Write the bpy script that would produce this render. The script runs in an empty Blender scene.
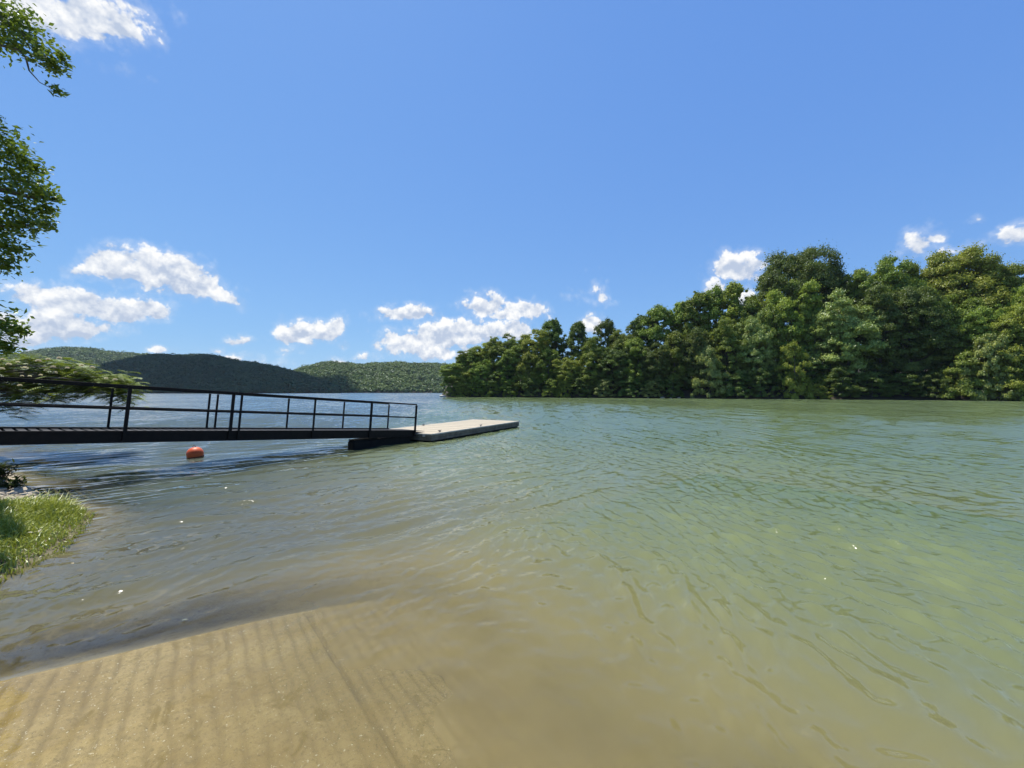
import bpy, math, random
import numpy as np
from mathutils import Vector, Matrix

rad = math.radians
SC = bpy.context.scene
COL = SC.collection
H = 1.8            # eye height above the water
F = 400.0          # focal length in pixels of the 1024 wide frame
HY = 391.5         # horizon row
SUN_AZ, SUN_EL = rad(-42), rad(66)
SUN = Vector((math.sin(SUN_AZ)*math.cos(SUN_EL), math.cos(SUN_AZ)*math.cos(SUN_EL), math.sin(SUN_EL)))
rng = np.random.default_rng(7)
random.seed(11)

# ------------------------------------------------------------------ helpers
def mesh_np(name, verts, faces, mat=None, smooth=False, attrs=None):
    verts = np.asarray(verts, np.float32); faces = np.asarray(faces, np.int32)
    k = faces.shape[1]
    me = bpy.data.meshes.new(name)
    me.vertices.add(len(verts)); me.vertices.foreach_set('co', verts.ravel())
    me.loops.add(faces.size); me.loops.foreach_set('vertex_index', faces.ravel())
    me.polygons.add(len(faces))
    me.polygons.foreach_set('loop_start', np.arange(0, faces.size, k, dtype=np.int32))
    me.polygons.foreach_set('use_smooth', np.full(len(faces), smooth))
    for an, av in (attrs or {}).items():
        a = me.attributes.new(an, 'FLOAT', 'POINT'); a.data.foreach_set('value', np.asarray(av, np.float32))
    if mat: me.materials.append(mat)
    me.update(calc_edges=True); me.validate()
    return me

def link(name, me, parent=None):
    o = bpy.data.objects.new(name, me); COL.objects.link(o)
    if parent: o.parent = parent
    return o

def empty(name, loc=(0, 0, 0), rot=(0, 0, 0)):
    o = bpy.data.objects.new(name, None); COL.objects.link(o)
    o.location = loc; o.rotation_euler = rot; o.empty_display_size = .2
    return o

def tag(o, label=None, cat=None, group=None, kind=None):
    if label: o['label'] = label
    if cat: o['category'] = cat
    if group: o['group'] = group
    if kind: o['kind'] = kind
    return o

class MB:
    """collects boxes, tubes and lathes into one mesh"""
    def __init__(s): s.v = []; s.f = []
    def box(s, x0, x1, y0, y1, z0, z1, b=0.0):
        n = len(s.v)
        if b <= 0:
            s.v += [(x, y, z) for z in (z0, z1) for y in (y0, y1) for x in (x0, x1)]
            s.f += [tuple(n+i for i in q) for q in ((0,2,3,1),(4,5,7,6),(0,1,5,4),(2,6,7,3),(0,4,6,2),(1,3,7,5))]
        else:
            def ring(z, i):
                return [(x0+i+b,y0+i,z),(x1-i-b,y0+i,z),(x1-i,y0+i+b,z),(x1-i,y1-i-b,z),(x1-i-b,y1-i,z),(x0+i+b,y1-i,z),(x0+i,y1-i-b,z),(x0+i,y0+i+b,z)]
            rs = [ring(z0, b*.7), ring(z0+b, 0), ring(z1-b, 0), ring(z1, b*.7)]
            for r in rs: s.v += r
            for k in range(3):
                for j in range(8):
                    a = n+k*8+j; c = n+k*8+(j+1) % 8
                    s.f.append((a, c, c+8, a+8))
            s.f.append(tuple(n+j for j in reversed(range(8)))); s.f.append(tuple(n+24+j for j in range(8)))
        return s
    def tube(s, pts, rads, seg=8, cap=True):
        n0 = len(s.v); pts = [Vector(p) for p in pts]
        if not hasattr(rads, '__len__'): rads = [rads]*len(pts)
        ref = Vector((0, 0, 1))
        for i, p in enumerate(pts):
            d = (pts[min(i+1, len(pts)-1)]-pts[max(i-1, 0)]).normalized()
            if abs(d.dot(ref)) > .93: ref = Vector((1, 0, 0)) if abs(d.x) < .9 else Vector((0, 1, 0))
            a = d.cross(ref).normalized(); b = d.cross(a)
            for j in range(seg):
                t = 2*math.pi*j/seg
                s.v.append(tuple(p+(a*math.cos(t)+b*math.sin(t))*rads[i]))
        for i in range(len(pts)-1):
            for j in range(seg):
                a = n0+i*seg+j; b = n0+i*seg+(j+1) % seg
                s.f.append((a, b, b+seg, a+seg))
        if cap:
            s.f.append(tuple(n0+j for j in range(seg))); s.f.append(tuple(n0+(len(pts)-1)*seg+j for j in reversed(range(seg))))
        return s
    def lathe(s, prof, seg=24, c=(0, 0, 0)):
        n0 = len(s.v)
        for r, z in prof:
            for j in range(seg):
                t = 2*math.pi*j/seg; s.v.append((c[0]+r*math.cos(t), c[1]+r*math.sin(t), c[2]+z))
        for i in range(len(prof)-1):
            for j in range(seg):
                a = n0+i*seg+j; b = n0+i*seg+(j+1) % seg
                s.f.append((a, b, b+seg, a+seg))
        return s
    def mesh(s, name, mat, smooth=False):
        me = bpy.data.meshes.new(name); me.from_pydata(s.v, [], s.f); me.materials.append(mat)
        if smooth:
            for p in me.polygons: p.use_smooth = True
        me.update(); return me
    def build(s, name, mat, parent=None, smooth=False):
        return link(name, s.mesh(name, mat, smooth), parent)

# node helpers
class NT:
    def __init__(s, nt): s.nt = nt; nt.nodes.clear()
    def n(s, t, **kw):
        nd = s.nt.nodes.new(t)
        for k, v in kw.items():
            if k.startswith('i_'): continue
            setattr(nd, k, v)
        return nd
    def put(s, sock, v):
        if isinstance(v, bpy.types.NodeSocket): s.nt.links.new(v, sock)
        elif v is not None: sock.default_value = v
    def m(s, op, a, b=None, c=None, clamp=False):
        nd = s.n('ShaderNodeMath', operation=op, use_clamp=clamp)
        for i, v in enumerate((a, b, c)):
            if v is not None: s.put(nd.inputs[i], v)
        return nd.outputs[0]
    def vm(s, op, a, b=None, out=0):
        nd = s.n('ShaderNodeVectorMath', operation=op)
        s.put(nd.inputs[0], a)
        if b is not None: s.put(nd.inputs[1], b)
        return nd.outputs[out]
    def xyz(s, v):
        nd = s.n('ShaderNodeSeparateXYZ'); s.put(nd.inputs[0], v); return nd.outputs
    def comb(s, x=0., y=0., z=0.):
        nd = s.n('ShaderNodeCombineXYZ')
        for i, v in enumerate((x, y, z)): s.put(nd.inputs[i], v)
        return nd.outputs[0]
    def noise(s, vec, scale=5, detail=4, rough=.5, dist=0., out=0):
        nd = s.n('ShaderNodeTexNoise'); s.put(nd.inputs['Vector'], vec)
        s.put(nd.inputs['Scale'], scale); s.put(nd.inputs['Detail'], detail); s.put(nd.inputs['Roughness'], rough); s.put(nd.inputs['Distortion'], dist)
        return nd.outputs[out]
    def mix(s, f, a, b):
        nd = s.n('ShaderNodeMix', data_type='RGBA')
        s.put(nd.inputs[0], f); s.put(nd.inputs[6], a); s.put(nd.inputs[7], b); return nd.outputs[2]
    def ss(s, v, a, b, lo=0., hi=1.):
        nd = s.n('ShaderNodeMapRange', interpolation_type='SMOOTHSTEP')
        s.put(nd.inputs[0], v); s.put(nd.inputs[1], a); s.put(nd.inputs[2], b); s.put(nd.inputs[3], lo); s.put(nd.inputs[4], hi)
        return nd.outputs[0]
    def mapping(s, vec, loc=(0,0,0), rot=(0,0,0), scale=(1,1,1), vt='POINT'):
        nd = s.n('ShaderNodeMapping', vector_type=vt); s.put(nd.inputs[0], vec)
        nd.inputs[1].default_value = loc; nd.inputs[2].default_value = rot; nd.inputs[3].default_value = scale
        return nd.outputs[0]
    def mixs(s, f, a, b):
        nd = s.n('ShaderNodeMixShader'); s.put(nd.inputs[0], f); s.put(nd.inputs[1], a); s.put(nd.inputs[2], b); return nd.outputs[0]

def c4(c): return (c[0], c[1], c[2], 1.0)

def new_mat(name):
    m = bpy.data.materials.new(name); m.use_nodes = True
    t = NT(m.node_tree); out = t.n('ShaderNodeOutputMaterial')
    return m, t, out

def rough_mat(name, c1, c2, scale=6, rough=.7, bump=.0, metal=0., spec=.4, c3=None, coord='Object', bscale=40):
    m, t, out = new_mat(name)
    co = t.n('ShaderNodeTexCoord').outputs[coord]
    f = t.ss(t.noise(co, scale, 6, .6), .35, .65)
    col = t.mix(f, c4(c1), c4(c2))
    if c3:
        col = t.mix(t.ss(t.noise(co, scale*3.1, 5, .7), .58, .68), col, c4(c3))
    b = t.n('ShaderNodeBsdfPrincipled')
    t.put(b.inputs['Base Color'], col); b.inputs['Metallic'].default_value = metal
    t.put(b.inputs['Roughness'], t.ss(t.noise(co, scale*2, 4), .2, .8, rough-.1, min(1, rough+.12)))
    b.inputs['Specular IOR Level'].default_value = spec
    if bump:
        bp = t.n('ShaderNodeBump'); bp.inputs['Strength'].default_value = bump; bp.inputs['Distance'].default_value = .02
        t.put(bp.inputs['Height'], t.noise(co, bscale, 6, .65)); t.put(b.inputs['Normal'], bp.outputs[0])
    t.put(out.inputs[0], b.outputs[0])
    return m

def leaf_mat(name, ca, cb, trans=.36, gloss=.022, tone=True):
    """leaves: each leaf face its own shade between two greens, part of the light coming through"""
    m, t, out = new_mat(name)
    g = t.n('ShaderNodeNewGeometry'); r = g.outputs['Random Per Island']
    f = r
    if tone:
        a = t.n('ShaderNodeAttribute', attribute_name='tone')
        f = t.m('ADD', t.m('MULTIPLY', r, .5), t.m('MULTIPLY', a.outputs['Fac'], .5), clamp=True)
    oi = t.n('ShaderNodeObjectInfo').outputs['Random']
    col = t.mix(f, c4(ca), c4(cb))
    hs = t.n('ShaderNodeHueSaturation'); t.put(hs.inputs['Color'], col)
    t.put(hs.inputs['Hue'], t.ss(oi, 0., 1., .485, .51)); t.put(hs.inputs['Value'], t.m('ADD', .85, t.m('MULTIPLY', oi, .3)))
    col = hs.outputs[0]
    d = t.n('ShaderNodeBsdfDiffuse'); t.put(d.inputs[0], col)
    tr = t.n('ShaderNodeBsdfTranslucent'); t.put(tr.inputs[0], t.mix(.35, col, (col and (.16, .2, .02, 1))))
    gl = t.n('ShaderNodeBsdfGlossy'); gl.inputs['Roughness'].default_value = .42; gl.inputs[0].default_value = (.9, .95, 1, 1)
    s = t.mixs(trans, d.outputs[0], tr.outputs[0])
    s = t.mixs(gloss, s, gl.outputs[0])
    t.put(out.inputs[0], s)
    return m

# ------------------------------------------------------------------ frames of the place
S_DIR = np.array((math.sin(rad(50)), math.cos(rad(50)))); T_DIR = np.array((-S_DIR[1], S_DIR[0]))
T_EDGE = 4.0
def st(x, y): return x*S_DIR[0]+y*S_DIR[1], x*T_DIR[0]+y*T_DIR[1]
def ramp_z(s):
    q = np.maximum(s-.4, 0)
    return -.092*(s+.95)-np.where(q < 2, .055*q*q, .22+.22*(q-2))

BANK = np.array([(-5.9,-6),(-5.6,1),(-5.15,3.0),(-4.98,3.75),(-5.2,4.4),(-5.72,5.2),(-6.32,5.9),(-6.85,6.15),(-7.7,6.5),(-9.5,7.7),(-11.4,8.9),
                 (-14,10.5),(-19,13.8),(-34,24),(-90,62),(-200,130),(-200,-60),(-6,-60)])
def bank_sd(x, y):
    """signed distance to the bank's waterline, positive on land"""
    px = np.asarray(x, float); py = np.asarray(y, float)
    best = np.full(px.shape, 1e9); ins = np.zeros(px.shape, bool)
    n = len(BANK)
    for i in range(n):
        ax, ay = BANK[i]; bx, by = BANK[(i+1) % n]
        ex, ey = bx-ax, by-ay
        k = np.clip(((px-ax)*ex+(py-ay)*ey)/(ex*ex+ey*ey), 0, 1)
        best = np.minimum(best, np.hypot(px-ax-k*ex, py-ay-k*ey))
        c = (ay > py) != (by > py)
        with np.errstate(divide='ignore', invalid='ignore'):
            ins ^= c & (px < (bx-ax)*(py-ay)/(by-ay+1e-12)+ax)
    return np.where(ins, best, -best)

def lumps(x, y):
    return (np.sin(1.7*x+.6*y)+np.sin(-.9*x+2.1*y+1)+np.sin(3.3*x-2.7*y+2)*.6+np.sin(5.1*x+4.3*y)*.4)/3
def land_z(x, y):
    d = bank_sd(x, y)+0.08*np.exp(-np.hypot(x+5.5, y-4.8)**2/4); s, t = st(x, y); r = np.hypot(x, y)
    up = np.minimum(.03+.30*np.maximum(d, 0), 1.0+.01*np.maximum(d, 0))+.03*lumps(x, y)*np.clip(d*2, 0, 1)
    deep = -np.clip(.42+.12*np.maximum(s, 0)+.06*np.maximum(0, r-8), .42, 4.0)
    dn = np.maximum(d*.26, deep)+.015*lumps(x*2, y*2)
    z = np.where(d > 0, up, dn)
    shelf = (t >= T_EDGE) & (t < T_EDGE+1.4) & (np.abs(s) < 7)
    z = np.where(shelf, np.maximum(z, ramp_z(s)-.07-.30*(t-T_EDGE)), z)
    on = (t < T_EDGE+.02) & (t > -8) & (s < 9)
    return np.where(on, np.minimum(z, ramp_z(s)-.16), z)
def bottom_z(x, y):
    s, t = st(x, y); z = land_z(x, y)
    return np.where((t < T_EDGE) & (t > -7) & (s < 8.5), np.maximum(z, ramp_z(s)), z)

def polar(rings, angs, closed):
    R, A = np.meshgrid(rings, angs, indexing='ij')
    x = R*np.sin(A); y = R*np.cos(A)
    nr, na = R.shape
    idx = np.arange(nr*na).reshape(nr, na)
    if closed: nx = np.roll(idx, -1, 1)
    else: idx, nx = idx[:, :-1], idx[:, 1:]
    f = np.stack([idx[:-1], nx[:-1], nx[1:], idx[1:]], -1).reshape(-1, 4)
    return x.ravel(), y.ravel(), f

# ------------------------------------------------------------------ materials
def ground_mat():
    m, t, out = new_mat('ground_mud')
    p = t.n('ShaderNodeNewGeometry').outputs['Position']
    c = t.mix(t.ss(t.noise(p, 1.6, 6, .6), .35, .65), (.22, .19, .13, 1), (.28, .25, .18, 1))
    c = t.mix(t.ss(t.noise(p, 9, 6, .7), .5, .7), c, (.16, .135, .08, 1))
    soil = t.mix(t.ss(t.noise(p, 7, 6, .7), .35, .65), (.10, .085, .05, 1), (.18, .16, .10, 1))
    c = t.mix(t.ss(t.xyz(p)[2], -.12, .0), c, soil)
    c = t.mix(t.ss(t.noise(p, 40, 5, .8), .55, .66), c, (.16, .15, .12, 1))
    b = t.n('ShaderNodeBsdfDiffuse'); t.put(b.inputs[0], c)
    bp = t.n('ShaderNodeBump'); bp.inputs['Strength'].default_value = .5; bp.inputs['Distance'].default_value = .03
    t.put(bp.inputs['Height'], t.noise(p, 22, 6, .65)); t.put(b.inputs['Normal'], bp.outputs[0])
    t.put(out.inputs[0], b.outputs[0]); return m

def ramp_mat():
    m, t, out = new_mat('silted_concrete')
    p = t.n('ShaderNodeNewGeometry').outputs['Position']
    c = t.mix(t.ss(t.noise(p, 2.2, 6, .6), .35, .65), (.285, .210, .095, 1), (.365, .280, .138, 1))
    g = t.n('ShaderNodeAttribute', attribute_name='groove').outputs['Fac']     # darker colour along the grooves
    gf = t.m('MULTIPLY', g, t.ss(t.noise(p, 5, 4, .6), .25, .6, .35, 1.))
    c = t.mix(t.m('MULTIPLY', gf, .75), c, (.115, .083, .036, 1))
    c = t.mix(t.ss(t.noise(p, 3.4, 5, .6, 1.2), .56, .66), c, (.225, .165, .062, 1))     # algae
    c = t.mix(t.ss(t.noise(p, 30, 8, .8), .46, .70), c, (.195, .148, .07, 1))
    c = t.mix(t.ss(t.noise(p, 62, 4, .8), .60, .68), c, (.13, .10, .05, 1))          # grit
    c = t.mix(t.ss(t.noise(p, 48, 2, .8), .66, .70), c, (.52, .47, .36, 1))           # shell bits
    b = t.n('ShaderNodeBsdfDiffuse'); t.put(b.inputs[0], c)
    bp = t.n('ShaderNodeBump'); bp.inputs['Strength'].default_value = .5; bp.inputs['Distance'].default_value = .01
    t.put(bp.inputs['Height'], t.noise(p, 60, 6, .7)); t.put(b.inputs['Normal'], bp.outputs[0])
    t.put(out.inputs[0], b.outputs[0]); return m

WATER_K = 2.7
def water_mat():
    m, t, out = new_mat('lake_water')
    geo = t.n('ShaderNodeNewGeometry'); p = geo.outputs['Position']; nrm = geo.outputs['Normal']
    r = t.vm('LENGTH', p, out=1)
    dep = t.n('ShaderNodeAttribute', attribute_name='depth').outputs['Fac']
    # wind ripples as surface slopes, growing where the modelled waves end
    def slope(sc, ang, stretch, detail, seed):
        v = t.mapping(p, (seed, seed*.7, 0), (0, 0, ang), (sc, sc/stretch, 0))
        c = t.noise(v, 1., detail, .55, 0., out=1)
        return t.vm('SUBTRACT', c, (.5, .5, .5))
    far = t.ss(r, 4., 24.)
    micro = t.vm('SCALE', slope(15, rad(-20), 1.6, 4, 3.1)); micro.node.inputs[3].default_value = .19
    near_damp = t.ss(dep, .1, .36, .25, 1.)
    mi = t.n('ShaderNodeVectorMath', operation='SCALE'); t.put(mi.inputs[0], micro); t.put(mi.inputs[3], near_damp); micro = mi.outputs[0]
    s1 = slope(8.5, rad(12), 2.0, 3, 8.3); s2 = slope(3.2, rad(28), 2.4, 3, 1.7)
    s3 = slope(1.25, rad(6), 3.2, 2, 5.2)
    big = t.vm('ADD', t.vm('ADD', s1, s2), s3)
    gust = t.ss(t.noise(t.mapping(p, scale=(.05, .022, 0)), 1., 3, .6), .3, .7, .15, .29)
    sc = t.n('ShaderNodeVectorMath', operation='SCALE'); t.put(sc.inputs[0], big); t.put(sc.inputs[3], t.m('MULTIPLY', far, gust))
    tot = t.vm('ADD', micro, sc.outputs[0])
    # at a low angle mostly the ripple faces turned to the viewer are in sight
    inc = t.vm('MULTIPLY', geo.outputs['Incoming'], (1., 1., 0.)); vb = t.n('ShaderNodeVectorMath', operation='SCALE'); t.put(vb.inputs[0], inc)
    t.put(vb.inputs[3], t.m('MULTIPLY', t.m('MULTIPLY', far, gust), .48)); tot = t.vm('ADD', tot, vb.outputs[0])
    x = t.xyz(tot)
    n2 = t.vm('NORMALIZE', t.vm('ADD', nrm, t.comb(x[0], x[1], 0.)))
    # silt suspended in the water hides the bottom as it gets deeper
    view = t.xyz(geo.outputs['Incoming'])[2]
    path = t.m('DIVIDE', 1.6, t.m('SQRT', t.m('ADD', .45, t.m('MULTIPLY', t.m('MULTIPLY', view, view), .55))))
    cloud = t.noise(p, .9, 3, .5)
    kk = t.m('MULTIPLY', t.m('MULTIPLY', dep, path), t.ss(cloud, .3, .7, WATER_K*.8, WATER_K*1.2))
    silt = t.n('ShaderNodeAttribute', attribute_name='silt').outputs['Fac']
    kk = t.m('MULTIPLY', kk, t.m('ADD', 1., t.m('MULTIPLY', silt, .6)))
    turb = t.m('POWER', t.m('SUBTRACT', 1., t.m('POWER', 2.718, t.m('MULTIPLY', kk, -1.)), clamp=True), 2.)
    col = t.mix(t.ss(dep, .12, 1.25), (.186, .150, .060, 1), (.120, .136, .062, 1))
    col = t.mix(t.ss(dep, .9, 2.8), col, (.090, .122, .056, 1))
    col = t.mix(silt, col, (.090, .088, .056, 1))
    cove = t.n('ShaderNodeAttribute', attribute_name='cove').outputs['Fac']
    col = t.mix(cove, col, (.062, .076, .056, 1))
    dif = t.n('ShaderNodeSubsurfaceScattering', falloff='BURLEY'); t.put(dif.inputs['Color'], col); dif.inputs['Scale'].default_value = .5; dif.inputs['Radius'].default_value = (1, 1, .6); t.put(dif.inputs['Normal'], t.vm('NORMALIZE', t.vm('ADD', n2, (0., 0., 2.))))
    trn = t.n('ShaderNodeBsdfTransparent'); trn.inputs[0].default_value = (.95, .96, .9, 1)
    body = t.mixs(turb, trn.outputs[0], dif.outputs[0])
    gl = t.n('ShaderNodeBsdfGlossy'); gl.inputs['Roughness'].default_value = .035; gl.inputs[0].default_value = (1, 1, 1, 1)
    t.put(gl.inputs['Normal'], n2)
    fr = t.n('ShaderNodeFresnel'); fr.inputs[0].default_value = 1.333; t.put(fr.inputs['Normal'], n2)
    t.put(out.inputs[0], t.mixs(fr.outputs[0], body, gl.outputs[0]))
    return m

def deck_mat():
    m, t, out = new_mat('weathered_deck_board')
    co = t.n('ShaderNodeTexCoord').outputs['Object']
    isl = t.n('ShaderNodeNewGeometry').outputs['Random Per Island']
    g = t.noise(t.mapping(co, scale=(3, 60, 8)), 1., 5, .6)
    c = t.mix(g, (.40, .34, .235, 1), (.53, .455, .325, 1))
    c = t.mix(t.m('MULTIPLY', isl, .6), c, (.36, .32, .24, 1))
    c = t.mix(t.ss(t.noise(co, 3, 5, .6), .55, .7), c, (.35, .30, .215, 1))
    b = t.n('ShaderNodeBsdfPrincipled'); t.put(b.inputs['Base Color'], c); b.inputs['Roughness'].default_value = .75; b.inputs['Specular IOR Level'].default_value = .25
    t.put(out.inputs[0], b.outputs[0]); return m

M_GROUND, M_RAMP, M_WATER, M_DECK = ground_mat(), ramp_mat(), water_mat(), deck_mat()
M_FASCIA = rough_mat('weathered_grey_timber', (.12, .10, .072), (.20, .17, .125), 5, .8, .3, c3=(.06, .05, .038))
M_CAP = rough_mat('pale_rim_timber', (.40, .37, .31), (.52, .48, .40), 5, .75, .2)
M_FLOAT = rough_mat('black_float_plastic', (.006, .006, .006), (.011, .011, .010), 6, .7, .1, spec=.15)
M_STEEL = rough_mat('dark_painted_steel', (.005, .0045, .004), (.010, .008, .007), 9, .6, .2, metal=.0, spec=.18, c3=(.022, .014, .010))
M_GRATE = rough_mat('dark_deck_plate', (.014, .012, .011), (.024, .021, .018), 7, .7, .2, c3=(.035, .024, .016))
M_CLEAT = rough_mat('galvanised_iron', (.10, .10, .10), (.17, .17, .165), 20, .5, .1, metal=.6)
M_BUOY = rough_mat('faded_orange_plastic', (.62, .105, .03), (.70, .15, .05), 5, .45, .05, c3=(.50, .10, .04))
M_BUOYRING = rough_mat('dark_waterline_band', (.10, .045, .03), (.16, .06, .04), 9, .7, .1)  # darker red-brown band around the foot of the buoy
M_BARK = rough_mat('brown_bark', (.06, .045, .03), (.11, .085, .06), 4, .9, .6, bscale=12)
M_BARKG = rough_mat('grey_bark', (.12, .105, .085), (.20, .18, .15), 4, .9, .6, bscale=12)
M_ROCK = rough_mat('pale_limestone', (.36, .30, .21), (.50, .43, .32), 8, .85, .6, c3=(.2, .16, .10))
M_SOIL = rough_mat('leaf_litter_soil', (.035, .028, .018), (.06, .05, .03), .5, .95, .4, bscale=3)
M_CLOUD = rough_mat('cloud_white', (.9, .9, .9), (.92, .92, .92), 1, .9, 0)
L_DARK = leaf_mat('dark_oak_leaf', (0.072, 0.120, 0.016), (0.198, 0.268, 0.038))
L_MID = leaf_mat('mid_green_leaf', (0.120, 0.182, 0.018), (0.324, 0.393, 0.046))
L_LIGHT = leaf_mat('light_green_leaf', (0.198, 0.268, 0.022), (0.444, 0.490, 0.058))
L_OLIVE = leaf_mat('olive_green_leaf', (0.150, 0.211, 0.022), (0.348, 0.422, 0.052))
L_SILVER = leaf_mat('silvery_green_leaf', (0.186, 0.245, 0.034), (0.462, 0.507, 0.105), .28, .04)
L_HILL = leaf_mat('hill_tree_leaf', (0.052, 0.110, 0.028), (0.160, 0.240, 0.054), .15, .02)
L_HILL_SHADE = leaf_mat('hill_tree_shade_leaf', (0.028, 0.070, 0.030), (0.080, 0.140, 0.052), .15, .02)  # hill leaf darkened: part of the cloud shade is put into its colour
L_NEAR = leaf_mat('bank_tree_leaf', (0.085, 0.150, 0.010), (0.220, 0.300, 0.032), .36, .05)
L_MIM = leaf_mat('mimosa_leaflet', (0.095, 0.165, 0.016), (0.235, 0.320, 0.042), .35, .04)
L_GRASS = leaf_mat('grass_blade', (0.230, 0.275, 0.026), (0.480, 0.490, 0.080), .35, .05)
L_WEED = leaf_mat('weed_leaf', (.020, .040, .010), (.060, .085, .020))
L_DEAD = leaf_mat('dry_leaf', (.30, .24, .14), (.50, .44, .32), .2, .04, tone=False)
M_BLOSSOM = leaf_mat('cream_pink_blossom', (0.820, 0.700, 0.500), (0.920, 0.880, 0.660), .4, .02, tone=False)

# ------------------------------------------------------------------ ground, ramp, water
rings = np.concatenate([np.arange(.3, 16, .12), np.geomspace(16, 3400, 70)])
gx, gy, gf = polar(rings, np.linspace(-math.pi, math.pi, 360, endpoint=False), True)
gz = land_z(gx, gy)
o = link('ground', mesh_np('ground', np.stack([gx, gy, gz], 1), gf, M_GROUND, True)); tag(o, kind='structure')

# boat ramp: sloping slabs with cast grooves and a joint every three metres
ss_ = np.concatenate([np.arange(-6, -1.2, .15), np.arange(-1.2, 5, .014), np.arange(5, 8.6, .1)]); tt_ = np.concatenate([np.arange(-7, T_EDGE-.05, .11), [T_EDGE-.08, T_EDGE-.03, T_EDGE, T_EDGE+.012]])
Sg, Tg = np.meshgrid(ss_, tt_, indexing='ij')
ph = (Sg+.02*np.sin(Tg*1.1)+.008*np.sin(Tg*4.3)+.006*np.sin(Tg*13+Sg*4))/.102
gv = np.maximum(0, np.cos(ph*2*np.pi))**2.2
fine = ((Sg > -1.3) & (Sg < 5.2)).astype(float)
jt = np.exp(-((Sg-.93+.012*np.sin(Tg*2))/.013)**2)
zz = ramp_z(Sg)-(.011*gv+.03*jt)*fine+.006*np.sin(Sg*3+Tg*2)
wear = .5+.5*np.sin(Sg*1.9+Tg*1.3+.5)*np.sin(Tg*.8-Sg*.7)
groove = np.clip(gv*(.35+.65*wear)+jt*1.1, 0, 1)*fine
flat = np.clip((T_EDGE-.02-Tg)/.05, 0, 1); zz = ramp_z(Sg)+(zz-ramp_z(Sg))*flat; groove *= .3+.7*flat; zz[:, -1] -= .12
rx = Sg*S_DIR[0]+Tg*T_DIR[0]; ry = Sg*S_DIR[1]+Tg*T_DIR[1]
ns, nt_ = Sg.shape; idx = np.arange(ns*nt_).reshape(ns, nt_)
rf = np.stack([idx[:-1, :-1], idx[1:, :-1], idx[1:, 1:], idx[:-1, 1:]], -1).reshape(-1, 4)
o = link('boat_ramp', mesh_np('boat_ramp', np.stack([rx.ravel(), ry.ravel(), zz.ravel()], 1), rf, M_RAMP, True, {'groove': groove.ravel()}))
tag(o, kind='structure')

# water: a fan of fine rings carrying real waves near the shore, plain rings to the horizon
r1 = np.arange(.5, 6, .02); r2 = [6.0]
while r2[-1] < 34: r2.append(r2[-1]*(1+.02/6))
rW = np.concatenate([r1, np.array(r2), np.geomspace(35, 3300, 60)])
aF = np.arange(-1.12, 1.12, .0025); aB = np.linspace(1.16, 2*math.pi-1.16, 60)
wx, wy, wf = polar(rW, np.concatenate([aF, aB]), True)
rr = np.hypot(wx, wy); ang = np.arctan2(wx, wy)
cell = np.maximum(np.where(rr < 6, .02, np.where(rr < 34, rr*.0034, rr*.08)), np.where(np.abs(ang) < 1.12, rr*.0025, rr*.07))
s_w, t_w = st(wx, wy)
dep = -bottom_z(wx, wy)
edge = np.clip((t_w-T_EDGE)/1.1, 0, 1); off_ramp = (t_w > T_EDGE) & (t_w < T_EDGE+1.1) & (s_w < 8) & (dep > 0)
dep = np.where(off_ramp, np.minimum(dep, -ramp_z(s_w)*(1-edge)+dep*edge), dep)
calm = np.clip((s_w-.2)/2.6, .14, 1)
calm = np.where(t_w > T_EDGE, np.maximum(calm, .55+.45*np.clip((t_w-T_EDGE)/1.0, 0, 1)*1.0), calm*.95+.05)
wl = np.clip((t_w-T_EDGE+.9)/1.2, 0, 1); wl = wl*wl*(3-2*wl)
wl = np.maximum(wl*np.clip(1.2-s_w/9, 0, 1), 0)           # left of the ramp: trains that wrap round the edge
hz = np.zeros_like(wx)
def train(n, lam0, lam1, az, spread, slope, w, seed):
    g = np.random.default_rng(seed); h = np.zeros_like(wx)
    wob_x = wx+.16*np.sin(wy*.9+.5*wx)+.10*np.sin(2.3*wx-1.1*wy); wob_y = wy+.16*np.sin(wx*1.1-.4*wy)+.10*np.sin(2.1*wy+1.7*wx)
    for i in range(n):
        lam = lam0*(lam1/lam0)**g.random(); a = rad(az+g.normal()*spread); k = 2*math.pi/lam
        vis = np.clip((lam/cell-3.)/3., 0, 1)
        h += vis*np.cos(k*(wob_x*math.sin(a)+wob_y*math.cos(a))+g.random()*6.28)*slope/k
    return h*w/math.sqrt(n)*1.41
patch = .65+.35*np.sin(wx*.55+wy*.35+1)*np.sin(wx*.31-wy*.62)
hz += train(30, .13, .30, 80, 22, .31, (1-wl)*patch, 1)
hz += train(16, .4, .9, 76, 18, .07, (1-wl), 2)
hz += train(20, .12, .34, -30, 34, .11, (1-wl), 5)
hz += train(28, .14, .42, -37, 16, .145, wl*patch, 3)
hz += train(30, .07, .16, 60, 60, .105, .35+.65*patch, 6)
hz += train(16, .4, .9, -36, 12, .10, wl, 4)
hz *= calm
lap = np.clip(1-np.abs(dep)/.10, 0, 1)*(dep < .1)
hz = hz*(1-.8*lap)
hz = np.where(hz > 0, hz*(1+hz*9), hz*(1+hz*4))          # crests sharper than troughs
hz = np.where(dep < -.05, 0, hz)
silt = np.clip((t_w-T_EDGE-.02+.03*np.sin(s_w*3.1)+.02*np.sin(s_w*7.3))/1.1, 0, 1)*np.clip(1.25-np.maximum(s_w, 0)/4.5-np.maximum(rr-6, 0)/12, 0, 1)
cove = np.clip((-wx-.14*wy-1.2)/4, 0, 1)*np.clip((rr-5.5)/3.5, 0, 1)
o = link('water', mesh_np('water', np.stack([wx, wy, hz], 1), wf, M_WATER, True, {'depth': np.maximum(dep, 0), 'silt': silt, 'cove': cove})); tag(o, kind='structure')

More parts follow.
